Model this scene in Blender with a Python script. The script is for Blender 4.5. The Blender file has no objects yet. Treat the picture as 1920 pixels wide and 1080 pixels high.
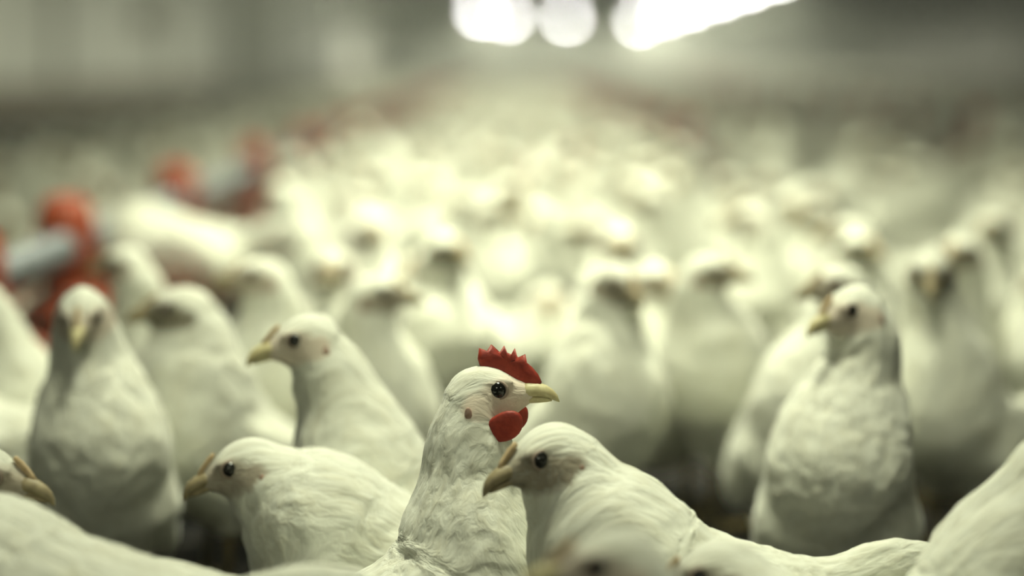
import bpy, math, random
import numpy as np
from mathutils import Matrix, Vector

random.seed(7)
rng = np.random.default_rng(11)
scn = bpy.context.scene
COL = scn.collection

# ------------------------------------------------------------------ camera
cam_d = bpy.data.cameras.new('camera'); cam = bpy.data.objects.new('camera', cam_d)
COL.objects.link(cam); scn.camera = cam
CAM_Z = 0.50
PITCH = math.atan(415 / 4533.3)
cam.location = (0, 0, CAM_Z)
cam.rotation_euler = (math.pi / 2 - PITCH, 0, 0)
cam_d.lens = 85; cam_d.sensor_width = 36; cam_d.clip_start = 0.05; cam_d.clip_end = 400
cam_d.dof.use_dof = True
cam_d.dof.focus_distance = 1.675
cam_d.dof.aperture_fstop = 2.1
cam_d.dof.aperture_blades = 0

# ------------------------------------------------------------------ world, light, exposure
w = bpy.data.worlds.new('world'); scn.world = w; w.use_nodes = True
w.node_tree.nodes['Background'].inputs[0].default_value = (0.55, 0.68, 0.80, 1)
w.node_tree.nodes['Background'].inputs[1].default_value = 0.05
vs = scn.view_settings
vs.view_transform = 'Standard'; vs.look = 'None'; vs.gamma = 1; vs.use_curve_mapping = False
vs.exposure = -0.15
LAMP_COL = (0.975, 1.0, 0.73)
# every lamp: row, x, y, z, watts
LAMPS = [('aisle', 0.05, 1.75 + 1.25 * i, 2.05, (8, 22, 23, 20, 17, 14)[i] if i < 6 else 10) for i in range(19)]      # unseen hooded lamps added so the aisle is bright and the sides dim
LAMPS += [('left', -0.9, -1.4, 2.35, 36), ('middle', 2.0, -0.8, 2.35, 14)]  # unseen fill lamps added behind the camera to soften the front hens
LAMPS += [('left', -2.6, y, 2.35, 100) for y in (17, 21, 25, 29, 33, 37, 41)] + [('middle', 2.0, y, 2.35, 50) for y in (21, 27, 33, 39)]  # unseen lamps added to light the left wall and the far flock
LAMPS += [(r, x, y, 2.35, w_) for r, x, w_ in (('left', -2.6, 26), ('middle', 2.0, 24)) for y in (5, 9, 13)]  # more unseen lamps, added to lift the light at both sides
LAMPS += [('left', -1.0, 80, 2.35, 1300), ('left', -0.15, 86, 2.35, 1300), ('middle', 2.0, 89, 2.35, 1300)]
LAMPS += [('right', 5.0, y, 2.35, 380 if y < 75 else 2200) for y in (46, 52, 59, 68, 79, 95)]
HAZE = 0.007

# ------------------------------------------------------------------ materials
def newmat(name, col=(0.8, 0.8, 0.8), rough=0.7, spec=0.3, metal=0.0):
    m = bpy.data.materials.new(name); m.use_nodes = True
    b = m.node_tree.nodes['Principled BSDF']
    b.inputs['Base Color'].default_value = (*col, 1)
    b.inputs['Roughness'].default_value = rough
    b.inputs['Specular IOR Level'].default_value = spec
    b.inputs['Metallic'].default_value = metal
    return m, m.node_tree, b

def node(nt, kind, **kw):
    n = nt.nodes.new(kind)
    for k, v in kw.items(): setattr(n, k, v)
    return n

def noisy(name, c1, c2, scale, rough=0.8, bump=0.2, detail=5, spec=0.2, stretch=(1, 1, 1), bump_scale=None, dist=0.01, metal=0.0):
    m, nt, b = newmat(name, c1, rough, spec, metal)
    tc = node(nt, 'ShaderNodeTexCoord'); mp = node(nt, 'ShaderNodeMapping')
    mp.inputs['Scale'].default_value = stretch
    nt.links.new(tc.outputs['Object'], mp.inputs['Vector'])
    nz = node(nt, 'ShaderNodeTexNoise'); nz.inputs['Scale'].default_value = scale; nz.inputs['Detail'].default_value = detail
    nt.links.new(mp.outputs[0], nz.inputs['Vector'])
    mx = node(nt, 'ShaderNodeMix', data_type='RGBA')
    mx.inputs[6].default_value = (*c1, 1); mx.inputs[7].default_value = (*c2, 1)
    rp = node(nt, 'ShaderNodeMapRange'); rp.inputs[1].default_value = 0.35; rp.inputs[2].default_value = 0.65
    nt.links.new(nz.outputs[0], rp.inputs[0]); nt.links.new(rp.outputs[0], mx.inputs[0])
    nt.links.new(mx.outputs[2], b.inputs['Base Color'])
    if bump:
        n2 = nz
        if bump_scale:
            n2 = node(nt, 'ShaderNodeTexNoise'); n2.inputs['Scale'].default_value = bump_scale; n2.inputs['Detail'].default_value = 4
            nt.links.new(mp.outputs[0], n2.inputs['Vector'])
        bp = node(nt, 'ShaderNodeBump'); bp.inputs['Strength'].default_value = bump; bp.inputs['Distance'].default_value = dist
        nt.links.new(n2.outputs[0], bp.inputs['Height']); nt.links.new(bp.outputs[0], b.inputs['Normal'])
    return m

def feather_material():
    m, nt, b = newmat('white_plumage', (0.8, 0.8, 0.72), 0.85, 0.12)
    L = nt.links.new
    fl = node(nt, 'ShaderNodeAttribute', attribute_name='flow')
    sk = node(nt, 'ShaderNodeAttribute', attribute_name='skin')
    tone = node(nt, 'ShaderNodeAttribute', attribute_name='face_tone', attribute_type='OBJECT')
    oi = node(nt, 'ShaderNodeObjectInfo')
    # feather streaks running along the body
    mp = node(nt, 'ShaderNodeMapping'); mp.inputs['Scale'].default_value = (55, 260, 260)
    L(fl.outputs['Vector'], mp.inputs['Vector'])
    st = node(nt, 'ShaderNodeTexNoise'); st.inputs['Scale'].default_value = 1.0; st.inputs['Detail'].default_value = 4
    st.inputs['Distortion'].default_value = 0.6
    L(mp.outputs[0], st.inputs['Vector'])
    mp2 = node(nt, 'ShaderNodeMapping'); mp2.inputs['Scale'].default_value = (22, 60, 60)
    L(fl.outputs['Vector'], mp2.inputs['Vector'])
    cl = node(nt, 'ShaderNodeTexNoise'); cl.inputs['Scale'].default_value = 1.0; cl.inputs['Detail'].default_value = 3
    L(mp2.outputs[0], cl.inputs['Vector'])
    # clean white to slightly dusty cream; darker streaks paint in shade between feathers
    c1 = node(nt, 'ShaderNodeMix', data_type='RGBA')
    c1.inputs[6].default_value = (0.75, 0.76, 0.67, 1); c1.inputs[7].default_value = (0.55, 0.53, 0.41, 1)
    mr = node(nt, 'ShaderNodeMapRange'); mr.inputs[1].default_value = 0.44; mr.inputs[2].default_value = 0.72
    mr.inputs[3].default_value = 0.0; mr.inputs[4].default_value = 0.75
    mixn = node(nt, 'ShaderNodeMath', operation='MULTIPLY_ADD'); mixn.inputs[1].default_value = 0.55
    half = node(nt, 'ShaderNodeMath', operation='MULTIPLY'); half.inputs[1].default_value = 0.45
    L(cl.outputs[0], half.inputs[0]); L(st.outputs[0], mixn.inputs[0]); L(half.outputs[0], mixn.inputs[2])
    L(mixn.outputs[0], mr.inputs[0]); L(mr.outputs[0], c1.inputs[0])
    # bare skin of the face
    skc = node(nt, 'ShaderNodeMix', data_type='RGBA')
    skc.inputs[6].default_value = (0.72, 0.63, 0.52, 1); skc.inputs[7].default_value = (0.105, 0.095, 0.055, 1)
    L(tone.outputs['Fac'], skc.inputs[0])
    sn = node(nt, 'ShaderNodeTexNoise'); sn.inputs['Scale'].default_value = 190; sn.inputs['Detail'].default_value = 3
    L(fl.outputs['Vector'], sn.inputs['Vector'])
    sadd = node(nt, 'ShaderNodeMath', operation='MULTIPLY_ADD'); sadd.inputs[1].default_value = 0.7; sadd.inputs[2].default_value = -0.35
    L(sn.outputs[0], sadd.inputs[0])
    ssum = node(nt, 'ShaderNodeMath', operation='ADD'); L(sk.outputs['Fac'], ssum.inputs[0]); L(sadd.outputs[0], ssum.inputs[1])
    sm = node(nt, 'ShaderNodeMapRange'); sm.inputs[1].default_value = 0.1; sm.inputs[2].default_value = 1.0
    L(ssum.outputs[0], sm.inputs[0])
    c2 = node(nt, 'ShaderNodeMix', data_type='RGBA')
    L(sm.outputs[0], c2.inputs[0]); L(c1.outputs[2], c2.inputs[6]); L(skc.outputs[2], c2.inputs[7])
    # each bird a little whiter or creamier than the next
    hv = node(nt, 'ShaderNodeMapRange'); hv.inputs[3].default_value = 0.90; hv.inputs[4].default_value = 1.04
    L(oi.outputs['Random'], hv.inputs[0])
    c3 = node(nt, 'ShaderNodeVectorMath', operation='SCALE'); L(c2.outputs[2], c3.inputs[0]); L(hv.outputs[0], c3.inputs['Scale'])
    L(c3.outputs[0], b.inputs['Base Color'])
    bp = node(nt, 'ShaderNodeBump'); bp.inputs['Strength'].default_value = 0.5; bp.inputs['Distance'].default_value = 0.003
    L(st.outputs[0], bp.inputs['Height'])
    bp2 = node(nt, 'ShaderNodeBump'); bp2.inputs['Strength'].default_value = 0.5; bp2.inputs['Distance'].default_value = 0.006
    L(cl.outputs[0], bp2.inputs['Height']); L(bp.outputs[0], bp2.inputs['Normal'])
    L(bp2.outputs[0], b.inputs['Normal'])
    b.inputs['Sheen Weight'].default_value = 0.15
    return m

M = {}
M['plumage'] = feather_material()
M['beak'] = noisy('pale_yellow_beak', (0.60, 0.55, 0.31), (0.46, 0.40, 0.21), 160, 0.45, 0.15, spec=0.4, dist=0.001)
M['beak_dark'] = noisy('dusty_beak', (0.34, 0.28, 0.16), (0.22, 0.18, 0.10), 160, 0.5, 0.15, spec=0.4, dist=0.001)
M['red_comb'] = noisy('red_comb_skin', (0.35, 0.042, 0.022), (0.25, 0.026, 0.016), 220, 0.5, 0.5, spec=0.35, dist=0.001)
M['yellow_comb'] = noisy('small_comb_skin', (0.52, 0.40, 0.24), (0.40, 0.29, 0.16), 200, 0.55, 0.3, dist=0.001)
M['ear'] = noisy('ear_skin', (0.50, 0.36, 0.29), (0.34, 0.21, 0.16), 260, 0.6, 0.4, dist=0.001)
M['lid'] = newmat('eyelid_skin', (0.33, 0.26, 0.21), 0.6, 0.3)[0]
M['eye'] = newmat('dark_eye', (0.008, 0.008, 0.007), 0.12, 0.5)[0]
M['leg'] = noisy('scaly_leg', (0.20, 0.155, 0.07), (0.11, 0.085, 0.04), 150, 0.6, 0.4, dist=0.002)
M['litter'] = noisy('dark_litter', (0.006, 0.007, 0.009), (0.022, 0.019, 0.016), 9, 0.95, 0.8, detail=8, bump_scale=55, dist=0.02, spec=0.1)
M['panel'] = noisy('grey_white_panel', (0.60, 0.60, 0.56), (0.50, 0.50, 0.46), 0.7, 0.6, 0.1, stretch=(1, 1, 0.3), dist=0.01)
M['shutter'] = noisy('dark_shutter', (0.20, 0.20, 0.17), (0.27, 0.27, 0.23), 0.9, 0.7, 0.1, dist=0.01)
M['post'] = noisy('dark_post', (0.16, 0.155, 0.13), (0.10, 0.10, 0.085), 3, 0.7, 0.2)
M['kerb'] = noisy('stained_kerb', (0.19, 0.14, 0.10), (0.10, 0.08, 0.06), 2.0, 0.9, 0.3)
M['ceiling'] = noisy('grey_ceiling', (0.30, 0.30, 0.27), (0.24, 0.24, 0.21), 0.8, 0.8, 0.1)
M['pan_red'] = noisy('red_plastic', (0.34, 0.06, 0.016), (0.24, 0.036, 0.012), 25, 0.5, 0.1, spec=0.4, dist=0.001)
M['pipe'] = noisy('galvanised_pipe', (0.23, 0.25, 0.27), (0.15, 0.165, 0.18), 14, 0.55, 0.1, spec=0.4, dist=0.001, metal=0.3)
M['cord'] = newmat('grey_cord', (0.3, 0.3, 0.28), 0.8)[0]
M['housing'] = newmat('white_lamp_housing', (0.7, 0.7, 0.66), 0.5)[0]
def emit(name, col, s):
    m, nt, b = newmat(name, col, 0.5)
    b.inputs['Emission Color'].default_value = (*col, 1); b.inputs['Emission Strength'].default_value = s
    return m
M['soft_glow'] = emit('frosted_lamp_diffuser', LAMP_COL, 1.5)
M['glow'] = emit('lit_lamp_diffuser', (1.0, 0.985, 0.93), 55.0)

# ------------------------------------------------------------------ helpers
def link(name, data, parent=None, matrix=None):
    o = bpy.data.objects.new(name, data); COL.objects.link(o)
    if parent is not None: o.parent = parent
    if matrix is not None: o.matrix_local = matrix
    return o

def tag(o, label=None, cat=None, group=None, kind=None):
    if label: o['label'] = label
    if cat: o['category'] = cat
    if group: o['group'] = group
    if kind: o['kind'] = kind
    return o

def mesh(name, v, f, mat, smooth=True):
    me = bpy.data.meshes.new(name)
    me.from_pydata([tuple(p) for p in v], [], [tuple(q) for q in f])
    if mat: me.materials.append(mat)
    if smooth: me.polygons.foreach_set('use_smooth', np.ones(len(me.polygons), dtype=bool))
    me.update(); return me

def np_mesh(name, v, q, mat):
    me = bpy.data.meshes.new(name)
    n, k = len(v), len(q)
    me.vertices.add(n); me.vertices.foreach_set('co', np.asarray(v, np.float32).ravel())
    me.loops.add(4 * k); me.loops.foreach_set('vertex_index', np.asarray(q, np.int32).ravel())
    me.polygons.add(k); me.polygons.foreach_set('loop_start', np.arange(0, 4 * k, 4, dtype=np.int32))
    me.polygons.foreach_set('use_smooth', np.ones(k, dtype=bool))
    me.materials.append(mat); me.update(calc_edges=True); return me

class MB:
    """collects boxes, tubes, lathes into one mesh"""
    def __init__(s): s.v = []; s.f = []
    def add(s, v, f):
        n = len(s.v); s.v += [tuple(p) for p in v]; s.f += [tuple(i + n for i in q) for q in f]; return s
    def box(s, x0, x1, y0, y1, z0, z1):
        return s.add([(x0,y0,z0),(x1,y0,z0),(x1,y1,z0),(x0,y1,z0),(x0,y0,z1),(x1,y0,z1),(x1,y1,z1),(x0,y1,z1)],
                     [(0,3,2,1),(4,5,6,7),(0,1,5,4),(1,2,6,5),(2,3,7,6),(3,0,4,7)])
    def tube(s, pts, rad, seg=8, cap=True):
        pts = [Vector(p) for p in pts]; rad = rad if hasattr(rad, '__len__') else [rad] * len(pts)
        v = []; f = []
        for i, p in enumerate(pts):
            t = (pts[min(i + 1, len(pts) - 1)] - pts[max(i - 1, 0)]).normalized()
            a = Vector((0, 0, 1)) if abs(t.z) < 0.9 else Vector((1, 0, 0))
            u = t.cross(a).normalized(); w_ = u.cross(t)
            for k in range(seg):
                an = 2 * math.pi * k / seg
                v.append(p + (u * math.cos(an) + w_ * math.sin(an)) * rad[i])
        for i in range(len(pts) - 1):
            for k in range(seg):
                f.append((i*seg+k, i*seg+(k+1)%seg, (i+1)*seg+(k+1)%seg, (i+1)*seg+k))
        if cap:
            f.append(tuple(range(seg))[::-1]); f.append(tuple((len(pts)-1)*seg + k for k in range(seg)))
        return s.add(v, f)
    def lathe(s, prof, seg=20, centre=(0, 0, 0)):
        v = []; f = []
        for r, z in prof:
            for k in range(seg):
                an = 2 * math.pi * k / seg
                v.append((centre[0] + r*math.cos(an), centre[1] + r*math.sin(an), centre[2] + z))
        for i in range(len(prof) - 1):
            for k in range(seg):
                f.append((i*seg+k, i*seg+(k+1)%seg, (i+1)*seg+(k+1)%seg, (i+1)*seg+k))
        return s.add(v, f)
    def me(s, name, mat, smooth=True): return mesh(name, s.v, s.f, mat, smooth)

# ------------------------------------------------------------------ the poultry house
XL, XR, YB, YE, EAVE, RIDGE = -5.4, 15.4, -7.0, 112.0, 3.0, 4.6
def struct(name, mb, mat, parent=None, kind='structure'):
    o = link(name, mb.me(name, mat, False), parent)
    if parent is None: o['kind'] = kind
    return o
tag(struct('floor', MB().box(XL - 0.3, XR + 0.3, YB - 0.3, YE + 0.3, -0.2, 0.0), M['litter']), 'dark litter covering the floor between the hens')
wl = struct('wall_left', MB().box(XL - 0.25, XL - 0.05, YB, YE, 0, EAVE), M['post'])
wr = struct('wall_right', MB().box(XR + 0.05, XR + 0.25, YB, YE, 0, EAVE), M['post'])
struct('wall_end', MB().box(XL - 0.3, XR + 0.3, YE, YE + 0.2, 0, RIDGE + 0.3), M['panel'])
struct('wall_back', MB().box(XL - 0.3, XR + 0.3, YB - 0.2, YB, 0, RIDGE + 0.3), M['panel'])
mid = 5.0
cmb = MB()
for xa, za, xb, zb in ((XL - 0.3, EAVE - 0.08, mid, RIDGE), (mid, RIDGE, XR + 0.3, EAVE - 0.08)):
    cmb.add([(xa, YB, za), (xb, YB, zb), (xb, YE, zb), (xa, YE, za), (xa, YB, za + .15), (xb, YB, zb + .15), (xb, YE, zb + .15), (xa, YE, za + .15)],
            [(0,3,2,1),(4,5,6,7),(0,1,5,4),(1,2,6,5),(2,3,7,6),(3,0,4,7)])
struct('ceiling', cmb, M['ceiling'])
# wall panels between posts, one of the left ones a dark shutter
PW = 8.9
for side, x, sgn, root in (('left', XL, 1, wl), ('right', XR, -1, wr)):
    pm = MB().box(-0.04, 0.04, 0.06, PW - 0.06, 0.32, EAVE - 0.1).me('panel', M['panel'], False)
    ps = MB().box(-0.02, 0.02, 0.06, PW - 0.06, 0.32, EAVE - 0.1).me('panel', M['shutter'], False)
    po = MB().box(-0.08, 0.10, -0.06, 0.06, 0, EAVE - 0.06).me('post', M['post'], False)
    i = 0; y = YB
    while y < YE - 1:
        shut = side == 'left' and 44 < y < 50
        link('panel', ps if shut else pm, root, Matrix.Translation((x - sgn * (0.05 if shut else 0.03), y, 0)))
        link('post', po, root, Matrix.Translation((x, y, 0)))
        y += PW; i += 1
    struct('baseboard_' + side, MB().box(min(x - sgn*0.05, x + sgn*0.08), max(x - sgn*0.05, x + sgn*0.08), YB, YE, 0, 0.30), M['kerb'])

vb = link('vent_box', None); vb.location = (XL + 0.02, 35.2, 1.0)
tag(vb, 'small dark box mounted on the pale left wall', 'wall box')
link('case', MB().box(0, 0.16, -0.4, 0.4, 0, 0.36).me('case', M['kerb'], False), vb)
link('lid', MB().box(0, 0.19, -0.44, 0.44, 0.36, 0.40).me('lid', M['post'], False), vb)

# lamps in three visible rows; near ones and the hooded aisle row are added
lamp_h = MB().lathe([(0.02, 0.26), (0.05, 0.25), (0.07, 0.16), (0.16, 0.10), (0.24, 0.02), (0.25, 0.0), (0.225, 0.0)], 24).me('housing', M['housing'])
lamp_g = MB().lathe([(0.225, 0.005), (0.22, -0.06), (0.19, -0.13), (0.12, -0.18), (0.001, -0.20)], 24).me('diffuser', M['glow'])
lamp_s = lamp_g.copy(); lamp_s.materials[0] = M['soft_glow']
lamp_k = MB().lathe([(0.255, 0.01), (0.27, -0.12), (0.30, -0.34), (0.292, -0.34), (0.262, -0.12), (0.247, 0.0)], 24).me('hood', M['housing'])
for nm, lx, y, lz, watt in LAMPS:
    zc = EAVE + (RIDGE - EAVE) * (1 - abs(lx - mid) / (mid - XL))
    r = link('ceiling_lamp', None); r.location = (lx, y, lz)
    tag(r, f'round glowing lamp hanging in the {nm} row, near ones added out of view', 'lamp', f'lamps of the {nm} row')
    link('housing', lamp_h, r); link('diffuser', lamp_g if y > 44 else lamp_s, r)
    if nm == 'aisle': link('hood', lamp_k, r)
    link('cord', MB().tube([(0, 0, 0.25), (0, 0, zc - lz)], 0.008, 6).me('cord', M['cord']), r)
    d = bpy.data.lights.new('lamp_light', 'AREA'); d.shape = 'DISK'; d.size = 0.4; d.energy = watt; d.color = LAMP_COL
    if nm == 'aisle': d.spread = math.radians(84)
    link('lamp_light', d, r, Matrix.Translation((0, 0, -0.24)))

# ------------------------------------------------------------------ hens: one smooth surface grown around a posed skeleton
def rot(yaw=0, pitch=0, roll=0):
    """columns: forward, left, up; degrees; pitch lifts the forward axis"""
    y, p, r = (math.radians(a) for a in (yaw, pitch, roll))
    Rz = np.array([[math.cos(y), -math.sin(y), 0], [math.sin(y), math.cos(y), 0], [0, 0, 1]])
    Ry = np.array([[math.cos(p), 0, -math.sin(p)], [0, 1, 0], [math.sin(p), 0, math.cos(p)]])
    Rx = np.array([[1, 0, 0], [0, math.cos(r), -math.sin(r)], [0, math.sin(r), math.cos(r)]])
    return Rz @ Ry @ Rx

def vnoise(p, seed=0):
    """smooth value noise in -1..1"""
    i = np.floor(p).astype(np.int64); f = p - i; f = f * f * (3 - 2 * f)
    def h(a):
        n = (a[:, 0] * 374761393 + a[:, 1] * 668265263 + a[:, 2] * 2147483647 + seed * 974711) & 0xffffffff
        n = ((n ^ (n >> 13)) * 1274126177) & 0xffffffff
        return ((n ^ (n >> 16)) & 0xffff) / 32767.5 - 1
    r = 0
    for dx in (0, 1):
        for dy in (0, 1):
            for dz in (0, 1):
                wt = (f[:, 0] if dx else 1 - f[:, 0]) * (f[:, 1] if dy else 1 - f[:, 1]) * (f[:, 2] if dz else 1 - f[:, 2])
                r = r + wt * h(i + np.array([dx, dy, dz]))
    return r

def surface_nets(F, org, h):
    nx, ny, nz = F.shape
    ins = F < 0
    c = [(a, b, d) for a in (0, 1) for b in (0, 1) for d in (0, 1)]
    sl = lambda A, o: A[o[0]:nx - 1 + o[0], o[1]:ny - 1 + o[1], o[2]:nz - 1 + o[2]]
    cnt = sum(sl(ins, o).astype(np.int8) for o in c)
    act = (cnt > 0) & (cnt < 8)
    idx = -np.ones(act.shape, np.int64); cells = np.argwhere(act); idx[act] = np.arange(len(cells))
    val = {o: F[cells[:, 0] + o[0], cells[:, 1] + o[1], cells[:, 2] + o[2]] for o in c}
    acc = np.zeros((len(cells), 3)); n = np.zeros(len(cells))
    for ai, a in enumerate(c):
        for b in c[ai + 1:]:
            if sum(abs(p - q) for p, q in zip(a, b)) != 1: continue
            va, vb_ = val[a], val[b]; m = (va < 0) != (vb_ < 0)
            t = np.where(m, va / np.where(m, va - vb_, 1), 0)
            pt = np.array(a) + t[:, None] * (np.array(b) - np.array(a))
            acc[m] += pt[m]; n[m] += 1
    V = org + (cells + acc / n[:, None]) * h
    Q = []
    for ax in range(3):
        u, w_ = (ax + 1) % 3, (ax + 2) % 3
        s0 = [slice(1, -1)] * 3; s0[ax] = slice(0, -1); s1 = list(s0); s1[ax] = slice(1, None)
        A, B = ins[tuple(s0)], ins[tuple(s1)]
        e = np.argwhere(A != B)
        flip = A[tuple(e.T)]
        e = e + 1; e[:, ax] -= 1
        eu = np.eye(3, dtype=np.int64)[u]; ew = np.eye(3, dtype=np.int64)[w_]
        g = lambda k: idx[tuple(k.T)]
        q = np.stack([g(e - eu - ew), g(e - ew), g(e), g(e - eu)], 1)
        q[~flip] = q[~flip][:, ::-1]
        Q.append(q)
    return V, np.concatenate(Q)

def smin(a, b, k):
    h = np.clip(0.5 + 0.5 * (b - a) / k, 0, 1)
    return b + (a - b) * h - k * h * (1 - h)

F4 = np.float32
class Field:
    """distance field on a grid; each shape is only worked out near itself"""
    def __init__(s, lo, hi, h):
        s.g = [np.arange(lo[i], hi[i] + h, h, dtype=F4) for i in range(3)]; s.h = h; s.lo = lo
        s.f = np.full([len(a) for a in s.g], 30.0, F4)
    def blend(s, lo, hi, k, fn):
        m = k + 2.5 * s.h
        sl = []
        for i in range(3):
            a = max(0, int((lo[i] - m - s.lo[i]) / s.h)); b = min(len(s.g[i]), int((hi[i] + m - s.lo[i]) / s.h) + 2)
            if b <= a: return
            sl.append(slice(a, b))
        P = np.stack(np.meshgrid(*[g[q] for g, q in zip(s.g, sl)], indexing='ij'), -1)
        sl = tuple(sl); s.f[sl] = smin(s.f[sl], fn(P), F4(k))
    def ell(s, c, R, r, k):
        e = np.sqrt(((R * np.asarray(r)) ** 2).sum(1))
        s.blend(c - e, c + e, k, lambda P: ell(P, c, R, r))
    def cone(s, a, b, ra, rb, k):
        s.blend(np.minimum(a - ra, b - rb), np.maximum(a + ra, b + rb), k, lambda P: cone(P, a, b, ra, rb))

def ell(P, c, R, r):
    q = (P - c.astype(F4)) @ R.astype(F4); r = np.asarray(r, np.float32)
    k0 = np.sqrt(((q / r) ** 2).sum(-1)); k1 = np.sqrt(((q / (r * r)) ** 2).sum(-1)) + 1e-6
    return k0 * (k0 - 1) / k1

def cone(P, a, b, ra, rb):
    a = a.astype(F4); b = b.astype(F4); ba = b - a; pa = P - a; ra = F4(ra); rb = F4(rb)
    t = np.clip((pa @ ba) / (ba @ ba), 0, 1)
    return np.sqrt(((pa - t[..., None] * ba) ** 2).sum(-1)) - (ra + (rb - ra) * t)

LEG_Z = 6.6
def grow_hen(eye, hyaw, hpitch, bz=14.0, bpitch=35.0, h=0.35, s=1.0, tail=20.0, fluff=1.0, plump=1.0, seed=0, droll=0, wing=1.0, feather=1.0):
    """all in cm, hen frame: forward +X, ground z=0, body centre above the origin. eye = middle of the head."""
    E = np.array(eye, float); Rh = rot(hyaw, hpitch, droll); Rb = rot(0, bpitch)
    B = np.array([0, 0, bz], float)
    bl = lambda x, y, z: B + Rb @ (np.array([x, y, z]) * s)
    hd = lambda x, y, z: E + Rh @ (np.array([x, y, z]) * s)
    S = bl(4.6, 0, 1.8 - 0.07 * max(0, bpitch - 25)); slim = 1 - 0.0028 * max(0, bpitch - 25)
    N = hd(-1.7, 0, -1.3)
    gap = np.linalg.norm(N - S)
    c1 = S + Rb @ np.array([0.25, 0, 0.35]) * gap * 0.8
    down = Rh @ np.array([-0.55, 0, -0.83]); down = down * 0.5 + np.array([0, 0, -0.5]) if hpitch > -35 else down
    c2 = N + down * gap * 0.38
    ts = np.linspace(0, 1, 8)
    neck = [(1-t)**3 * S + 3*(1-t)**2*t * c1 + 3*(1-t)*t*t * c2 + t**3 * N for t in ts]
    nr = np.interp(ts, [0, 0.25, 0.5, 0.75, 1], np.array([4.9, 4.0, 3.25, 2.75, 2.25]) * s * fluff)
    tl_a = bl(-6.0, 0, 1.5); tl_d = rot(0, tail) @ np.array([-1, 0, 0]); tl_d[2] = -tl_d[2]
    tl_c = tl_a + tl_d * 6.0 * s
    Rt = np.stack([-tl_d, np.array([0, 1, 0]), np.cross(-tl_d, np.array([0, 1, 0]))], 1)
    hips = [bl(-1.0, y, -2.2) for y in (3.4, -3.4)]; hock = [np.array([0.2, y * s, LEG_Z]) for y in (3.1, -3.1)]
    pts = np.array([*neck, hd(3, 0, 0), hd(-3, 0, 2), bl(0, 7.5, 0), bl(0, -7.5, 0), bl(10, 0, -5), bl(0, 0, -8), bl(0, 0, 8), bl(-11, 0, 0), tl_c + tl_d * 5.5 * s, *hock])
    lo = pts.min(0) - 3.2; hi = pts.max(0) + 3.2
    lo[2] = max(lo[2], 3.2)
    G = Field(lo, hi, h)
    G.ell(B, Rb, (9.2*s, 6.0*s*plump, 6.2*s*plump), 1.0)
    G.ell(bl(4.2 - 0.02 * max(0, bpitch - 25), 0, -0.6), Rb, (5.6*s, 5.9*s*plump*slim, 6.1*s*plump*slim), 1.5)
    G.ell(bl(-5.2, 0, 0.8), Rb, (6.0*s, 4.7*s, 5.0*s), 2.0)
    G.ell(tl_c, Rt, (6.2*s, 1.5*s, 2.7*s), 2.2)
    for i in range(7):
        G.cone(neck[i], neck[i+1], nr[i], nr[i+1], 2.6 if i < 3 else 0.9)
    G.ell(hd(-1.15, 0, 0.02), Rh, (2.35*s, 1.62*s, 1.60*s), 0.7)
    G.ell(hd(0.75, 0, -0.42), Rh, (1.75*s, 1.02*s, 1.10*s), 0.6)
    G.ell(hd(-0.4, 0, -1.1), Rh, (1.75*s, 1.36*s, 1.25*s), 0.7)
    for sgn in (1, -1):      # brow above the eye, cheek tuft over the ear
        G.ell(hd(0.0, sgn*1.05, 0.55), Rh, (1.1*s, 0.5*s, 0.35*s), 0.35)
        G.ell(hd(-2.2, sgn*1.3, -0.9), Rh, (0.9*s, 0.7*s, 1.1*s), 0.4)
    for k, sgn in enumerate((1, -1)):
        G.ell(bl(-1.6, sgn * 5.0 * plump, 0.6), Rb @ rot(sgn * -6, -16, 0), (8.3*s, 1.75*s*wing, 4.1*s), 0.45)
        G.ell(bl(-7.4, sgn * 3.6 * plump, 0.9), Rb @ rot(sgn * 9, -4), (5.8*s, 0.9*s*wing, 2.3*s), 0.6)
        G.cone(hips[k], hock[k], 3.6*s, 1.25*s, 1.4)
    V, Q = surface_nets(G.f, lo, h)
    # distance along the spine from the beak, for the lie of the feathers
    sp = np.array([hd(2.4, 0, -0.3), hd(-0.5, 0, 0)] + neck[::-1] + [bl(0, 0, 1), bl(-6, 0, 1.5), tl_c + tl_d * 6 * s])
    best = np.full(len(V), 1e9); sv = np.zeros(len(V)); off = np.zeros((len(V), 3)); acc = 0
    for a, b in zip(sp[:-1], sp[1:]):
        d = b - a; L = np.linalg.norm(d); t = np.clip(((V - a) @ d) / (L * L), 0, 1)
        o = V - (a + t[:, None] * d); ds = (o * o).sum(1); m = ds < best
        best[m] = ds[m]; sv[m] = acc + t[m] * L; off[m] = o[m]; acc += L
    flow = np.stack([sv, off[:, 1], off[:, 2] + 0.5 * off[:, 0]], 1)
    # even out the lie of the feathers where neck and back meet
    cntv = np.bincount(Q.ravel(), minlength=len(V))
    def relax(a, n):
        for _ in range(n):
            m = a[Q].mean(1)
            if a.ndim == 1: a = np.bincount(Q.ravel(), np.repeat(m, 4), len(V)) / np.maximum(cntv, 1)
            else: a = np.stack([np.bincount(Q.ravel(), np.repeat(m[:, c], 4), len(V)) / np.maximum(cntv, 1) for c in range(3)], 1)
        return a
    flow = relax(flow, int(2.4 / h)); sv = flow[:, 0]
    # bare skin: around eye, beak base and cheek, in the head frame
    q = (V - E) @ Rh / s
    e1 = ((q[:, 0] - 0.75) / 2.0) ** 2 + ((q[:, 2] + 0.55) / 1.35) ** 2
    e2 = ((q[:, 0] + 1.1) / 1.25) ** 2 + ((q[:, 2] + 0.95) / 0.95) ** 2
    skin = np.clip((1.7 - np.minimum(e1, e2 * 1.05)) / 1.1, 0, 1)
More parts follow.
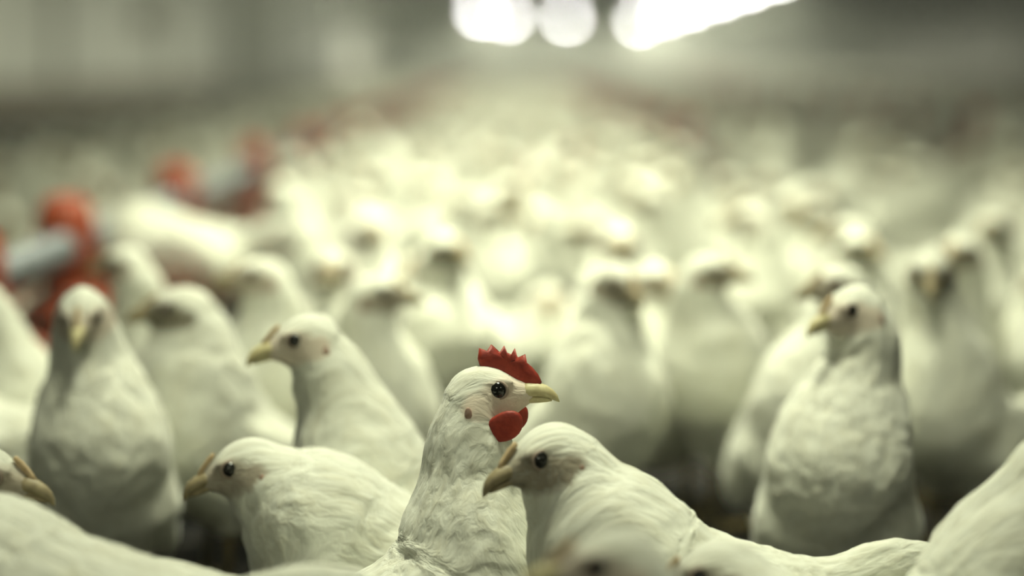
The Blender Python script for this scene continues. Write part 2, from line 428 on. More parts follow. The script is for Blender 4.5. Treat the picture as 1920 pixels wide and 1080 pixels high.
    skin[(np.abs(q[:, 1]) > 2.6 * max(1, fluff)) | (q[:, 0] < -3)] = 0
    crown = np.clip((q[:, 2] - 0.9) / 0.5, 0, 1); skin *= 1 - crown
    # feather relief along normals
    if feather > 0:
        e = h * 0.5
        me_n = np.zeros_like(V)
        fa, fb, fc, fd = (V[Q[:, i]] for i in range(4))
        fn = np.cross(fc - fa, fd - fb)
        for i in range(4):
            for c in range(3): me_n[:, c] += np.bincount(Q[:, i], fn[:, c], len(V))
        me_n /= np.linalg.norm(me_n, axis=1)[:, None] + 1e-9
        on_body = np.clip((sv - 9) / 8, 0, 1)
        st = vnoise(flow * np.array([0.42, 1.5, 1.5]), seed) * 0.17 * (1 - on_body * 0.4)
        cl = vnoise(flow * np.array([0.25, 0.5, 0.5]), seed + 5) * 0.20
        fine = vnoise(flow * np.array([0.9, 3.0, 3.0]), seed + 9) * 0.06
        # overlapping contour feathers on the body, rows staggered
        rad = np.sqrt((off ** 2).sum(1)); th = np.arctan2(off[:, 1], off[:, 2]) * np.clip(rad, 2, 8)
        pitch = 1.9
        wob = vnoise(flow * 0.6, seed + 3) * 0.5
        row = (sv + wob) / pitch; ri = np.floor(row); a = row - ri
        lat = (th + wob) / 1.7 + 0.5 * (ri % 2); lf = np.abs(lat - np.floor(lat) - 0.5) * 2
        edge = a + 0.35 * lf ** 2
        scal = (np.where(edge < 1, edge, edge - 1) - 0.5) * 0.10
        amt = (1 - skin) * feather
        V = V + me_n * ((st + cl + fine) * np.clip((sv - 2) / 4, 0.15, 1) + relax(scal * on_body, 1))[:, None] * amt[:, None]
    return V, Q, flow, skin, E, Rh

def hen_mesh(name, V, Q, flow, skin, scale=0.01):
    me = np_mesh(name, V * scale, Q, M['plumage'])
    a = me.attributes.new('flow', 'FLOAT_VECTOR', 'POINT'); a.data.foreach_set('vector', (flow * 0.01).astype(np.float32).ravel())
    b = me.attributes.new('skin', 'FLOAT', 'POINT'); b.data.foreach_set('value', skin.astype(np.float32))
    return me

# head parts, in cm around the middle of the head, forward +X
def beak_mesh(mat, name):
    b = MB(); c = 0.01
    def loft(st, seg=12):
        v = []; f = []
        for x, z, ry, rt, rb_ in st:
            for k in range(seg):
                a = 2 * math.pi * k / seg
                v.append((x*c, ry*math.cos(a)*c, (z + (rt if math.sin(a) > 0 else rb_) * math.sin(a))*c))
        for i in range(len(st) - 1):
            for k in range(seg): f.append((i*seg+k, i*seg+(k+1)%seg, (i+1)*seg+(k+1)%seg, (i+1)*seg+k))
        f.append(tuple(range(seg))[::-1]); f.append(tuple((len(st)-1)*seg+k for k in range(seg)))
        b.add(v, f)
    loft([(1.5, -0.25, 0.74, 0.66, 0.45), (2.1, -0.25, 0.70, 0.68, 0.40), (2.7, -0.28, 0.60, 0.66, 0.36), (3.3, -0.38, 0.46, 0.56, 0.34), (3.75, -0.56, 0.32, 0.42, 0.34), (4.05, -0.80, 0.16, 0.26, 0.22), (4.18, -1.0, 0.03, 0.06, 0.04)])
    return b.me(name, mat)
def lower_beak_mesh(mat):
    b = MB(); c = 0.01; st = [(1.2, -0.80, 0.62, 0.28), (2.0, -0.80, 0.54, 0.28), (2.8, -0.82, 0.40, 0.24), (3.3, -0.86, 0.26, 0.16), (3.65, -0.90, 0.08, 0.06)]
    v = []; f = []; seg = 10
    for x, z, ry, rz in st:
        for k in range(seg):
            a = 2*math.pi*k/seg; v.append((x*c, ry*math.cos(a)*c, (z + rz*math.sin(a))*c))
    for i in range(len(st)-1):
        for k in range(seg): f.append((i*seg+k, i*seg+(k+1)%seg, (i+1)*seg+(k+1)%seg, (i+1)*seg+k))
    f.append(tuple(range(seg))[::-1]); f.append(tuple((len(st)-1)*seg+k for k in range(seg)))
    return b.add(v, f).me('lower_beak', mat)
def plate_mesh(name, outline, thick, mat, bulge=0.5):
    """rounded plate in the XZ plane: outline points (cm), thickness narrowing to the rim"""
    n = len(outline); cx = sum(p[0] for p in outline)/n; cz = sum(p[1] for p in outline)/n
    v = []; f = []; c = 0.01
    rings = [(1.0, 0.0), (0.97, 0.6), (0.86, 0.95), (0.45, 1.0)]
    idx = {}
    for sd in (1, -1):
        for ri, (k, y) in enumerate(rings):
            if sd == -1 and ri == 0: idx[(sd, ri)] = idx[(1, 0)]; continue
            idx[(sd, ri)] = len(v)
            for x, z in outline: v.append(((cx + (x-cx)*k)*c, sd*y*thick*0.5*c, (cz + (z-cz)*k)*c))
        ctr = len(v); v.append((cx*c, sd*thick*0.5*c, cz*c))
        for ri in range(len(rings)-1):
            a, b_ = idx[(sd, ri)], idx[(sd, ri+1)]
            for k in range(n):
                q = (a+k, a+(k+1)%n, b_+(k+1)%n, b_+k); f.append(q if sd == -1 else q[::-1])
        a = idx[(sd, len(rings)-1)]
        for k in range(n):
            q = (a+k, a+(k+1)%n, ctr); f.append(q if sd == -1 else q[::-1])
    return mesh(name, v, f, mat)
# comb with upright points
base_c = [(2.85, -0.1), (2.2, 0.15), (1.4, 0.45), (0.4, 0.8), (-0.5, 1.05), (-1.2, 1.25)]
teeth = [(-1.42, 2.1), (-1.3, 2.85), (-1.0, 2.72), (-0.75, 2.62), (-0.45, 3.08), (-0.15, 2.62), (0.12, 2.5), (0.45, 2.98), (0.65, 2.48), (0.92, 2.35), (1.2, 2.8), (1.35, 2.2), (1.65, 2.0), (1.92, 2.35), (2.02, 1.75), (2.4, 1.4), (2.75, 0.95), (3.0, 0.4)]
ME_COMB = plate_mesh('comb', base_c + teeth, 0.55, M['red_comb'])
ME_NUB = plate_mesh('comb', [(2.4, 0.15), (1.6, 0.62), (0.9, 1.05), (0.65, 1.3), (0.8, 1.5), (1.05, 1.36), (1.3, 1.3), (1.6, 1.08), (1.95, 0.86), (2.3, 0.6), (2.55, 0.35)], 0.42, M['yellow_comb'])
wa = []
for a in np.linspace(0, 2*math.pi, 22, endpoint=False):
    r_ = 1.0 + 0.22 * max(0, math.cos(a - 0.75)) ** 4          # drawn up towards the corner of the beak
    ex, ez = 1.32 * r_ * math.cos(a), 0.98 * r_ * math.sin(a); ct, s_t = math.cos(0.3), math.sin(0.3)
    wa.append((0.25 + ex * ct - ez * s_t, -2.42 + ex * s_t + ez * ct))
ME_WAT = plate_mesh('wattle', wa, 0.5, M['red_comb'])
ME_BEAK = beak_mesh(M['beak'], 'beak'); ME_BEAKD = beak_mesh(M['beak_dark'], 'beak')
ME_LOW = lower_beak_mesh(M['beak']); ME_LOWD = lower_beak_mesh(M['beak_dark'])
def sphere_mesh(name, r, mat, seg=14, rings=9, sq=(1, 1, 1)):
    v = [(0, 0, r*sq[2])]; f = []
    for i in range(1, rings):
        a = math.pi*i/rings
        for k in range(seg):
            b = 2*math.pi*k/seg; v.append((r*sq[0]*math.sin(a)*math.cos(b), r*sq[1]*math.sin(a)*math.sin(b), r*sq[2]*math.cos(a)))
    v.append((0, 0, -r*sq[2])); n = len(v)-1
    for k in range(seg):
        f.append((0, 1+k, 1+(k+1)%seg)); f.append((n, n-seg+(k+1)%seg, n-seg+k))
    for i in range(rings-2):
        for k in range(seg): f.append((1+i*seg+k, 1+(i+1)*seg+k, 1+(i+1)*seg+(k+1)%seg, 1+i*seg+(k+1)%seg))
    return mesh(name, v, f, mat)
ME_EYE = sphere_mesh('eye', 0.0068, M['eye'])
def ring_mesh(name, R, r, mat, seg=20, k2=6, squash=0.9):
    v = []; f = []
    for i in range(seg):
        a = 2*math.pi*i/seg
        for k in range(k2):
            b = 2*math.pi*k/k2; rr = R + r*math.cos(b)
            v.append((rr*math.cos(a), r*math.sin(b), rr*math.sin(a)*squash))
    for i in range(seg):
        for k in range(k2): f.append((i*k2+k, ((i+1)%seg)*k2+k, ((i+1)%seg)*k2+(k+1)%k2, i*k2+(k+1)%k2))
    return mesh(name, v, f, mat)
ME_LID = ring_mesh('eyelid', 0.0067, 0.0012, M['lid'])
ME_EAR = sphere_mesh('ear_lobe', 0.0048, M['ear'], sq=(0.55, 0.20, 1.05))
def leg_mesh():
    c = 0.01; b = MB()
    b.tube([(0.2*c, 0, 7.6*c), (0.0, 0, 6.4*c), (0.1*c, 0, 3.5*c), (0.3*c, 0, 0.9*c)], [0.85*c, 0.62*c, 0.48*c, 0.55*c], 8)
    for ang, L in ((0, 4.2), (38, 3.6), (-38, 3.6), (172, 1.9)):
        a = math.radians(ang); dx, dy = math.cos(a), math.sin(a)
        b.tube([(0.3*c, 0, 0.95*c), ((0.3+dx*L*0.5)*c, dy*L*0.5*c, 0.55*c), ((0.3+dx*L*0.85)*c, dy*L*0.85*c, 0.42*c), ((0.3+dx*(L+0.7))*c, dy*(L+0.7)*c, 0.2*c)], [0.5*c, 0.38*c, 0.3*c, 0.08*c], 6)
    return b.me('leg', M['leg'])
ME_LEG = leg_mesh()

def hen_parts(root, E, Rh, s, comb, tone, detail=2, V=None):
    Mh = Matrix([list(Rh[0]) + [E[0]*0.01], list(Rh[1]) + [E[1]*0.01], list(Rh[2]) + [E[2]*0.01], [0, 0, 0, 1]]) @ Matrix.Scale(s, 4)
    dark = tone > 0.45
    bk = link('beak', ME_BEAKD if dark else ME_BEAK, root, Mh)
    if detail > 1: link('lower_beak', ME_LOWD if dark else ME_LOW, bk)
    for sg in (1, -1):
        ye = 1.18
        if V is not None:
            q = (V - E) @ Rh / s; m = ((q[:, 0] - 0.05) ** 2 + (q[:, 2] - 0.05) ** 2 < 0.12) & (q[:, 1] * sg > 0)
            if m.any(): ye = max(1.0, float(np.abs(q[m, 1]).mean()) - 0.38)
        ey = link('eye', ME_EYE, root, Mh @ Matrix.Translation((0.0005, sg*ye*0.01, 0.0005)))
        if detail > 1:
            link('eyelid', ME_LID, ey, Matrix.Translation((0, sg*0.0028, 0)))
            m = ((q[:, 0] + 1.9) ** 2 + (q[:, 2] + 1.45) ** 2 < 0.16) & (q[:, 1] * sg > 0)
            ya = float(np.abs(q[m, 1]).mean()) if m.any() else 2.0
            link('ear_lobe', ME_EAR, root, Mh @ Matrix.Translation((-0.019, sg*min(ya + 0.02, 2.9)*0.01, -0.0145)))
        if comb == 'red': link('wattle', ME_WAT, root, Mh @ Matrix.Translation((0.002, sg*0.0205, -0.0005)) @ Matrix.Rotation(math.radians(sg*-4), 4, 'X'))
        link('leg', ME_LEG, root, Matrix.Translation((0, sg*0.031*s, 0)))
    link('comb', ME_COMB if comb == 'red' else ME_NUB, root, Mh)

def make_hen(name, label, x, y, z, head, hpitch, heading, reach, bz=14.0, bpitch=35.0, h=0.32, s=1.0, comb='small', tone=0.3, group=None, seed=0, side=0.0, **kw):
    """x, y, z: middle of the head in metres; head and heading: compass angles, 0 = +X, 90 = +Y."""
    hr = math.radians(heading); f = (math.cos(hr), math.sin(hr)); l = (-f[1], f[0])
    ox = x - (f[0]*reach + l[0]*side)*0.01; oy = y - (f[1]*reach + l[1]*side)*0.01
    V, Q, fl, sk, E, Rh = grow_hen((reach, side, z*100), head - heading, hpitch, bz, bpitch, h, s, seed=seed, **kw)
    root = link(name, None); root.location = (ox, oy, 0); root.rotation_euler = (0, 0, hr)
    root.empty_display_size = 0.05
    tag(root, label, 'hen' if name == 'hen' else name, group)
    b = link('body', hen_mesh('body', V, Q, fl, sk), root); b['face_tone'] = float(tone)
    hen_parts(root, E, Rh, s, comb, tone, V=V)
    return root, (ox, oy)

# ------------------------------------------------------------------ feed lines: pipe on cords with red pans hanging from it
PIPE_Z = 0.25
ME_CAP = MB().lathe([(0.001, 0.075), (0.022, 0.072), (0.036, 0.058), (0.042, 0.03), (0.042, -0.03), (0.030, -0.045), (0.030, -0.06)], 18).me('cap', M['pan_red'])
ME_CONE = MB().lathe([(0.030, -0.045), (0.034, -0.06), (0.060, -0.080), (0.075, -0.095), (0.072, -0.098), (0.03, -0.07)], 18).me('cone', M['pan_red'])
_b = MB()
for k in range(10):
    a = 2*math.pi*k/10; c_, s_ = math.cos(a), math.sin(a)
    _b.tube([(0.040*c_, 0.040*s_, -0.045), (0.10*c_, 0.10*s_, -0.075), (0.155*c_, 0.155*s_, -0.115), (0.165*c_, 0.165*s_, -0.145)], 0.0035, 5)
_b.lathe([(0.162, -0.140), (0.169, -0.140), (0.169, -0.150), (0.162, -0.150), (0.162, -0.140)], 24)
ME_GRILL = _b.me('grill', M['pan_red'])
ME_BOWL = MB().lathe([(0.168, -0.138), (0.174, -0.140), (0.172, -0.155), (0.150, -0.185), (0.10, -0.195), (0.001, -0.195), (0.001, -0.185), (0.09, -0.185), (0.145, -0.172), (0.165, -0.145), (0.168, -0.138)], 24).me('bowl', M['pan_red'])

def pan(x, y, label, group, scale=1.0):
    r = link('feeder_pan', None); r.location = (x, y, PIPE_Z); r.scale = (scale,)*3
    tag(r, label, 'feeder', group)
    c = link('cap', ME_CAP, r); link('cone', ME_CONE, c); link('grill', ME_GRILL, r); link('bowl', ME_BOWL, r)
    return r

def feed_line(x, y0, y1, where):
    t = link('feed_pipe', None); t.location = (x, y0, 0)
    tag(t, f'grey metal feed pipe running {where}', 'pipe')
    link('pipe', MB().tube([(0, 0, PIPE_Z), (0, (y1-y0)/2, PIPE_Z), (0, y1-y0, PIPE_Z)], 0.024, 12).me('pipe', M['pipe']), t)
    y = 1.7
    zc = EAVE + (RIDGE - EAVE) * (1 - abs(x - mid) / (mid - XL))
    while y < y1 - y0:
        link('hanger_cord', MB().tube([(0, y, PIPE_Z), (0, y, zc)], 0.002, 5).me('hanger_cord', M['cord']), t)
        y += 6.0
feed_line(-0.62, 0.8, 80, 'along the left of the aisle through the hens')
feed_line(0.64, 8.2, 80, 'along the right of the aisle behind the hens')
feed_line(2.0, 8, 80, 'far to the right behind the flock')
feed_line(4.2, 12, 80, 'furthest right near the far lamps')
for k, y in enumerate((2.75, 3.35, 4.45, 5.8)):
    pan(-0.62, y, ['red plastic feeder pan half hidden at the left frame edge', 'red feeder pan with domed cap on the near left of the grey pipe',
                   'red domed feeder pan on the left pipe just above a crouching white hen', 'bright red feeder pan on the left pipe beyond the domed one'][k], None)
y = 7.2
while y < 60:
    pan(-0.62, y, 'blurred red feeder pan in the row receding along the left pipe', 'feeder pans along the left pipe'); y += 1.15
y = 8.7
while y < 60:
    pan(0.64, y, 'blurred brown-red feeder pan in the row right of the aisle', 'feeder pans along the right pipe'); y += 1.5
y = 10.4
while y < 60:
    pan(2.0, y, 'hazy red feeder pan in the row far to the right', 'feeder pans along the far right pipe'); y += 1.6
y = 16
while y < 60:
    pan(4.2, y, 'faint feeder pan in the furthest row on the right', 'feeder pans along the furthest pipe'); y += 1.6

# ------------------------------------------------------------------ hens standing nearest, each with its own pose
NEAR = [
    ('hen', 'white hen with bright red serrated comb and red wattles in sharp focus', -0.009, 1.662, 0.278, -6, 2, 12, 5, {'bz': 10.8, 'bpitch': 28, 'comb': 'red', 'tone': 0.02, 'fluff': 1.0}),
    ('hen', 'white hen with dusty grey face bending in front of the red-combed hen', 0.013, 1.574, 0.244, 207, -20, 186, 10.5, {'bz': 13.0, 'bpitch': 14, 'tone': 0.68, 'fluff': 1.15, 'side': 0.5}),
    ('hen', 'nearest white hen at the bottom edge, only her blurred head and pale face showing', 0.041, 1.238, 0.243, 196, -6, 190, 7, {'bz': 11.4, 'bpitch': 30, 'tone': 0.06}),
    ('hen', 'white hen at the bottom edge with only crown and back showing', 0.113, 1.452, 0.192, 185, -18, 170, 9, {'bz': 10.4, 'bpitch': 10, 'tone': 0.74}),
    ('hen', 'hen at the left frame edge with yellow beak pointing right', -0.337, 1.573, 0.233, -12, -14, 0, 8, {'bz': 11.4, 'bpitch': 25, 'tone': 0.51}),
    ('hen', 'white hen in the bottom left corner showing only her rounded back', -0.364, 1.454, 0.213, 175, -30, 168, 10, {'bz': 15.0, 'bpitch': 12, 's': 1.08, 'tone': 0.39}),
    ('hen', 'white hen on the left facing straight at the camera with both eyes showing', -0.374, 2.083, 0.285, -88, -28, -80, 4.5, {'bz': 13.0, 'bpitch': 60, 'tone': 0.17, 'side': -1.5, 'fluff': 1.08}),
    ('hen', 'thick-necked white hen with dark dusty face looking left', -0.328, 2.283, 0.272, 196, -6, 205, 5, {'bz': 12.7, 'bpitch': 36, 'tone': 0.91, 'fluff': 1.35, 'plump': 1.08}),
    ('hen', 'long-necked white hen with pinkish face looking left behind the red-combed hen', -0.175, 1.915, 0.284, 197, -16, 190, 9, {'bz': 12.7, 'bpitch': 28, 'tone': 0.14}),
    ('hen', 'low-bent white hen looking left below the long-necked one', -0.211, 1.789, 0.202, 190, -22, 188, 11.5, {'bz': 11.6, 'bpitch': 16, 'tone': 0.51, 'fluff': 1.08}),
    ('hen', 'blurred white hen looking left just behind the thick-necked hen', -0.272, 2.503, 0.285, 195, -6, 215, 4, {'bz': 12.6, 'bpitch': 45, 'tone': 0.51, 'fluff': 1.08}),
    ('hen', 'plump white hen turned away beside the left feeder pans', -0.644, 3.673, 0.205, 165, -40, 150, 17, {'bz': 20.0, 'bpitch': 5, 's': 1.28, 'tone': 0.74}),
    ('hen', 'blurred white hen between the near left feeder pan and the dark-faced hen', -0.439, 2.671, 0.284, 165, -10, 200, 6, {'bz': 12.4, 'bpitch': 32, 'tone': 0.62}),
    ('hen', 'white hen cut by the left frame edge under the feed pipe', -0.546, 2.418, 0.268, 170, -10, 185, 8, {'bz': 12.4, 'bpitch': 20, 'tone': 0.39}),
    ('hen', 'low white hen at the left frame edge behind the camera-facing hen', -0.591, 2.290, 0.157, 185, -40, 185, 11, {'bz': 11.4, 'bpitch': 5, 'tone': 0.39}),
    ('hen', 'upright blurred hen with dark face directly above the red comb', -0.071, 2.873, 0.284, -55, -10, -80, 4, {'bz': 13.0, 'bpitch': 60, 'tone': 0.97, 'fluff': 1.08}),
    ('hen', 'upright blurred hen behind the dark-faced one, face turned right', -0.024, 3.680, 0.281, -25, -6, -70, 4, {'bz': 13.0, 'bpitch': 60, 'tone': 0.85, 'fluff': 1.08}),
    ('hen', 'blurred white hen with beak pointing right, left of the upright dark-faced hen', -0.128, 2.418, 0.274, -4, -4, -78, 5, {'bz': 12.2, 'bpitch': 28, 'tone': 0.68}),
    ('hen', 'broad-chested white hen right of the red-combed hen, face toward the camera', 0.114, 2.419, 0.283, -65, -18, -35, 4.5, {'bz': 13.0, 'bpitch': 60, 'tone': 0.74, 'plump': 1.05, 'fluff': 1.08}),
    ('hen', 'blurred hen whose small face peeks out behind the broad-chested hen', 0.171, 2.703, 0.262, -60, -8, -90, 4, {'bz': 13.0, 'bpitch': 60, 'tone': 0.62, 'fluff': 1.08}),
    ('hen', 'white hen turning her pinkish face right, her back to the right', 0.220, 2.587, 0.282, -12, -5, 220, 4, {'bz': 14.2, 'bpitch': 38, 'tone': 0.74, 'side': 1}),
    ('hen', 'pear-shaped white hen on the right facing the camera, head turned left', 0.274, 2.000, 0.299, 214, -16, -94, 3.0, {'bz': 13.0, 'bpitch': 60, 'tone': 0.11, 'plump': 1.02, 'fluff': 1.08}),
    ('hen', 'white hen half hidden behind the pear-shaped hen', 0.308, 2.336, 0.290, 205, -8, -80, 5, {'bz': 13.0, 'bpitch': 60, 'tone': 0.51, 'side': 0.8, 'fluff': 1.08}),
    ('hen', 'white hen with downturned dark face right of the pear-shaped hen', 0.421, 2.420, 0.294, -98, -28, 225, 6, {'bz': 12.6, 'bpitch': 36, 'tone': 0.85}),
    ('hen', 'blurred upright hen behind the one with the downturned face', 0.498, 2.706, 0.294, -115, -8, -95, 4, {'bz': 13.0, 'bpitch': 60, 'tone': 0.74, 'fluff': 1.08}),
    ('hen', 'blurred hen with very dark face above the pear-shaped hen', 0.434, 2.974, 0.279, -60, -8, -85, 4, {'bz': 13.0, 'bpitch': 60, 'tone': 1.0, 'fluff': 1.08}),
    ('hen', 'dark-faced blurred hen near the right frame edge', 0.664, 3.344, 0.279, -120, -8, -80, 5, {'bz': 13.0, 'bpitch': 58, 'tone': 1.0, 'fluff': 1.08}),
    ('hen', 'shadowed hen cut by the right frame edge', 0.608, 2.703, 0.265, -60, -8, -95, 4, {'bz': 13.0, 'bpitch': 60, 'tone': 0.74, 'fluff': 1.08}),
    ('hen', 'tall blurred hen looking left above the hen with the pinkish face', 0.326, 3.429, 0.287, 192, -8, 225, 5.5, {'bz': 13.0, 'bpitch': 60, 'tone': 0.74, 'fluff': 1.08}),
    ('hen', 'blurred hen looking right in the right-hand crowd', 0.505, 4.018, 0.291, -30, -8, -60, 5, {'bz': 13.0, 'bpitch': 58, 'tone': 0.74, 'fluff': 1.08}),
    ('hen', 'blurred hen looking left in the right-hand crowd', 0.497, 4.689, 0.278, 200, -8, 240, 5, {'bz': 13.0, 'bpitch': 58, 'tone': 0.74, 'fluff': 1.08}),
    ('hen', 'upright blurred hen above the broad-chested one, facing the camera', 0.142, 3.141, 0.274, -88, -12, -90, 4, {'bz': 13.0, 'bpitch': 60, 'tone': 0.74, 'fluff': 1.08}),
    ('hen', 'blurred hen looking left in the flock over the broad-chested hen', 0.222, 4.017, 0.284, 185, -8, 230, 5, {'bz': 13.0, 'bpitch': 58, 'tone': 0.74, 'fluff': 1.08}),
    ('hen', 'crouching blurred hen in the dark gap over the red-combed hen', 0.052, 3.335, 0.180, -90, -15, -90, 6, {'bz': 8.9, 'bpitch': 30, 'tone': 0.62}),
    ('hen', 'blurred white hen left of the upright dark-faced hen, facing the camera', -0.194, 3.343, 0.276, -70, -8, -95, 4, {'bz': 13.0, 'bpitch': 60, 'tone': 0.62, 'fluff': 1.08}),
    ('hen', 'slim blurred hen facing the camera above the long-necked hen', -0.207, 2.771, 0.271, -92, -14, -100, 4, {'bz': 13.0, 'bpitch': 60, 'tone': 0.57, 'fluff': 1.08}),
    ('hen', 'blurred white bird with pinkish red comb far down the middle aisle', 0.040, 5.027, 0.287, -85, -8, -95, 5, {'bz': 13.0, 'bpitch': 60, 'tone': 0.39, 'comb': 'red', 'fluff': 1.08}),
    ('hen', 'white hen in the bottom right corner, neck cut by the frame edge', 0.362, 1.493, 0.273, 10, -5, 4, 8.5, {'bz': 12.4, 'bpitch': 38, 'tone': 0.51}),
]
spots = []
for i, (kind, label, x, y, z, head, hp, heading, reach, kw) in enumerate(NEAR):
    o, p = make_hen(kind, label, x, y, z, head, hp, heading, reach, seed=i * 17 + 3, h=(0.24 if i < 2 else 0.31 if y < 2.3 else 0.40), **kw)
    spots.append(p)

# ------------------------------------------------------------------ the flock behind: copies of eight posed hens
POSES = [  # eye, head yaw, head pitch, body z, body pitch, comb, tone
    ((5.0, 0, 28.5), 10, -8, 13.6, 60, 'small', 0.80, dict(fluff=1.12)),
    ((5.5, 1, 28.0), 65, -5, 13.3, 52, 'small', 0.60, dict(fluff=1.2)),
    ((5.0, -1, 29.0), -70, -8, 13.6, 58, 'small', 0.85, dict(fluff=1.1)),
    ((4.5, 0, 29.5), -25, -12, 13.9, 66, 'small', 0.75, dict(fluff=1.12)),
    ((8.0, 1, 25.5), 40, -10, 12.2, 32, 'small', 0.55, dict(plump=1.06)),
    ((9.0, -1, 24.0), -30, -20, 11.8, 20, 'small', 0.70, dict(plump=1.05)),
    ((6.0, 0, 27.5), 0, -20, 13.2, 50, 'small', 0.95, dict(fluff=1.2)),
    ((12.5, 0, 12.0), 0, -55, 12.0, 0, 'small', 0.75, dict(tail=32)),
    ((6.0, 0, 28.5), 20, -5, 13.2, 50, 'red', 0.55, dict(fluff=1.1)),
]
protos = []
for i, (eye, hy, hp, bz, bp, comb, tone, kw) in enumerate(POSES):
    V, Q, fl, sk, E, Rh = grow_hen(eye, hy, hp, bz, bp, 0.55, 1.0, seed=200 + i, **kw)
    root = link('hen', None); root.empty_display_size = 0.05
    b = link('body', hen_mesh('body', V, Q, fl, sk), root); b['face_tone'] = float(tone)
    hen_parts(root, E, Rh, 1.0, comb, tone, detail=1)
    protos.append(root)
def copy_tree(o, parent=None):
    c = o.copy(); COL.objects.link(c); c.parent = parent
    for ch in o.children: copy_tree(ch, c)
    return c
FPX = 4533.3
def in_view(x, y, m): return abs(x) < 0.2118 * (y + 0.15) + m
PANS = {}
for o in bpy.data.objects:
    if o.name.startswith('feeder_pan'): PANS.setdefault(int(o.location.y), []).append((o.location.x, o.location.y))
def spacing(x, y):
    """how far apart the hens keep here, None where none stand"""
    if y < 3.9 and -0.62 < x < -0.22: return None      # the open spot round the plump hen by the pans
    if x < -1.5 or x > XR - 0.6: return None
    if any(abs(x - px) < 0.15 for px in (-0.62, 0.64)): return None
    if y > 8 and any(abs(x - px) < 0.11 for px in (2.0, 4.2)): return None
    for k in (-1, 0, 1):
        for qx, qy in PANS.get(int(y) + k, ()):
            if (qx - x) ** 2 + (qy - y) ** 2 < 0.25 ** 2: return None
    if x > 0.95 and y > 6.5: return 0.46
    return 0.185 if y < 30 else 0.28
pts = []
grid = {}
def try_add(x, y, mind, check):
    gx, gy = int(x // 0.5), int(y // 0.5)
    for a in (-1, 0, 1):
        for b in (-1, 0, 1):
            for (qx, qy) in grid.get((gx + a, gy + b), ()):
                if (qx - x) ** 2 + (qy - y) ** 2 < mind * mind: return False
    grid.setdefault((gx, gy), []).append((x, y)); return True
for p in spots: grid.setdefault((int(p[0] // 0.5), int(p[1] // 0.5)), []).append(p)
FLOCK = []
cand = []
yy = 3.05
while yy < 75:
    half = 0.2118 * yy + 0.12
    n = int(2 * half * 0.25 * (170 if yy < 14 else 90 if yy < 30 else 30))
    for _ in range(n): cand.append((random.uniform(-half, half), yy + random.uniform(0, 0.25)))
    yy += 0.25
for x, y in cand:
    sp_ = spacing(x, y)
    if sp_ and try_add(x, y, sp_, True): FLOCK.append((x, y))
FLOCK.sort(key=lambda p: p[1])
NEARN = 300 - len(NEAR)
used = set()
for x, y in FLOCK[:NEARN]:
    r_ = random.random()
    k = 8 if r_ < 0.025 else 7 if r_ < 0.07 else random.choice((0, 0, 1, 2, 3, 3, 4, 5, 6))
    o = protos[k] if k not in used else copy_tree(protos[k])
    used.add(k)
    o.location = (x, y, 0); sc = random.uniform(0.92, 1.08); o.scale = (sc, sc, sc)
    o.rotation_euler = (0, 0, math.radians(-90 + random.gauss(0, 62)))
    hw = (math.degrees(o.rotation_euler.z) + POSES[k][1] + 180) % 360 - 180      # where the beak points
    look = 'pecking' if k == 7 else 'facing the camera' if -125 < hw < -55 else 'looking right' if -55 <= hw < 50 else 'turned away' if 50 <= hw < 130 else 'looking left'
    zone = 'beyond the left feed pipe' if x < -0.62 else 'in the middle aisle' if x < 0.64 else 'right of the aisle'
    dist = 'nearer' if y < 4.6 else 'small'
    if k == 8: tag(o, f'{dist} blurred white bird with red comb {look} {zone}', 'hen', f'{dist} red-combed birds {look} {zone}')
    else: tag(o, f'{dist} blurred white hen {look} in the crowd {zone}', 'hen', f'{dist} hens {look} {zone}')
ORD = ('leftmost', 'second from left', 'third from left', 'fourth from left', 'fifth from left', 'sixth from left', 'seventh from left', 'eighth from left', 'ninth from left', 'tenth from left')
near_groups = {}
for o in COL.objects:
    if o.get('category') == 'hen' and str(o.get('group', '')).startswith('nearer'): near_groups.setdefault(o['group'], []).append(o)
for g, members in near_groups.items():
    if 1 < len(members) <= 10:
        for r_, o in zip(ORD, sorted(members, key=lambda m: m.location.x / m.location.y)): o['label'] = f'{r_} of the {g}'.replace('nearer hens', 'nearer blurred white hens')
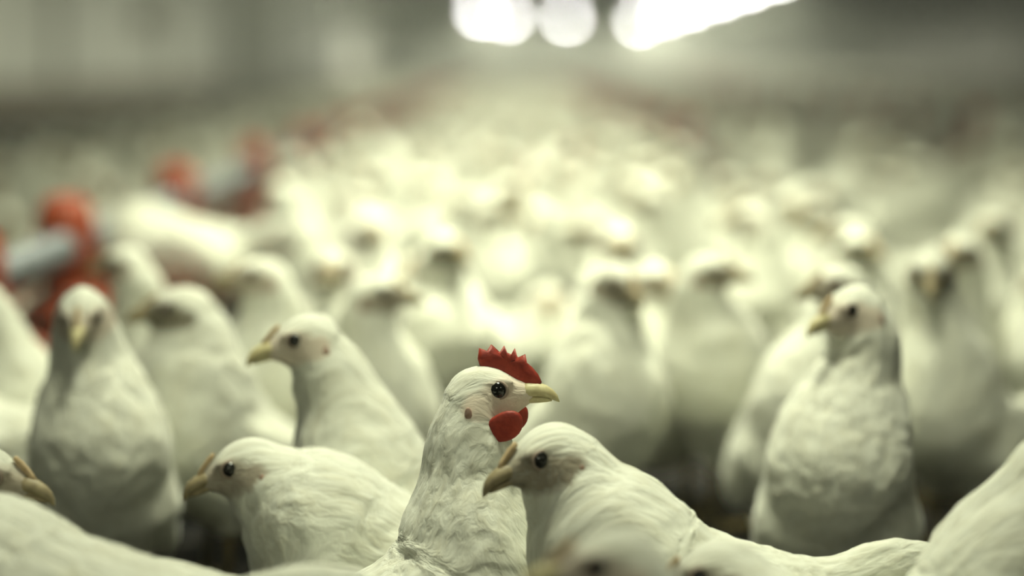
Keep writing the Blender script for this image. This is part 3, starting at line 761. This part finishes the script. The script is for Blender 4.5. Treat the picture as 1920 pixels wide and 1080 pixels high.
# a few more where the crowd goes on past the frame edges
edge = 0
for _ in range(4000):
    y = random.uniform(1.5, 7.0); sd = random.choice((-1, 1)); x = sd * (0.2118 * y + random.uniform(0.13, 0.5))
    if edge >= 44 or not spacing(x, y) or not try_add(x, y, 0.2, True): continue
    k = random.choice((0, 1, 2, 3, 4, 5, 6)); k = k if k in used else 0
    o = copy_tree(protos[k]); o.location = (x, y, 0); o.rotation_euler = (0, 0, math.radians(-90 + random.gauss(0, 62)))
    nm_ = 'left' if sd < 0 else 'right'
    tag(o, f'white hen of the crowd standing past the {nm_} frame edge', 'hen', f'hens past the {nm_} frame edge'); edge += 1
for k, p in enumerate(protos):
    if k not in used:
        for c in list(p.children_recursive): bpy.data.objects.remove(c)
        bpy.data.objects.remove(p)
# those too far off to count
lowp = []
for i in (0, 1, 2, 4, 5, 7):
    eye, hy, hp, bz, bp, comb, tone, kw = POSES[i]
    V, Q, fl, sk, E, Rh = grow_hen(eye, hy, hp, bz, bp, 2.2, 1.0, seed=i, feather=0, **kw)
    lowp.append((V, Q, fl, sk))
av, aq, af, ask, n0 = [], [], [], [], 0
for x, y in FLOCK[NEARN:]:
    V, Q, fl, sk = random.choice(lowp)
    a = math.radians(-90 + random.gauss(0, 65)); sc = random.uniform(0.92, 1.08)
    R = np.array([[math.cos(a), -math.sin(a), 0], [math.sin(a), math.cos(a), 0], [0, 0, 1]]) * sc
    av.append(V @ R.T + np.array([x*100, y*100, 0])); aq.append(Q + n0); af.append(fl + x * 31); ask.append(sk); n0 += len(V)
o = link('distant_flock', hen_mesh('distant_flock', np.concatenate(av), np.concatenate(aq), np.concatenate(af), np.concatenate(ask)))
o['face_tone'] = 0.5
tag(o, 'countless white hens receding into the haze at the far end', 'flock', kind='stuff')

# ------------------------------------------------------------------ dusty air
if HAZE > 0:
    hz = link('dusty_air', MB().box(XL - 0.2, XR + 0.2, YB - 0.1, YE + 0.1, -0.1, RIDGE + 0.4).me('dusty_air', None, False))
    m = bpy.data.materials.new('dust_haze'); m.use_nodes = True; nt = m.node_tree; nt.nodes.clear()
    out = nt.nodes.new('ShaderNodeOutputMaterial'); vsn = nt.nodes.new('ShaderNodeVolumeScatter')
    vsn.inputs['Color'].default_value = (0.93, 0.95, 0.86, 1); vsn.inputs['Density'].default_value = HAZE; vsn.inputs['Anisotropy'].default_value = 0.35
    nt.links.new(vsn.outputs[0], out.inputs['Volume']); hz.data.materials.append(m)
    tag(hz, 'thin dusty haze filling the air of the poultry house', 'haze', kind='stuff')
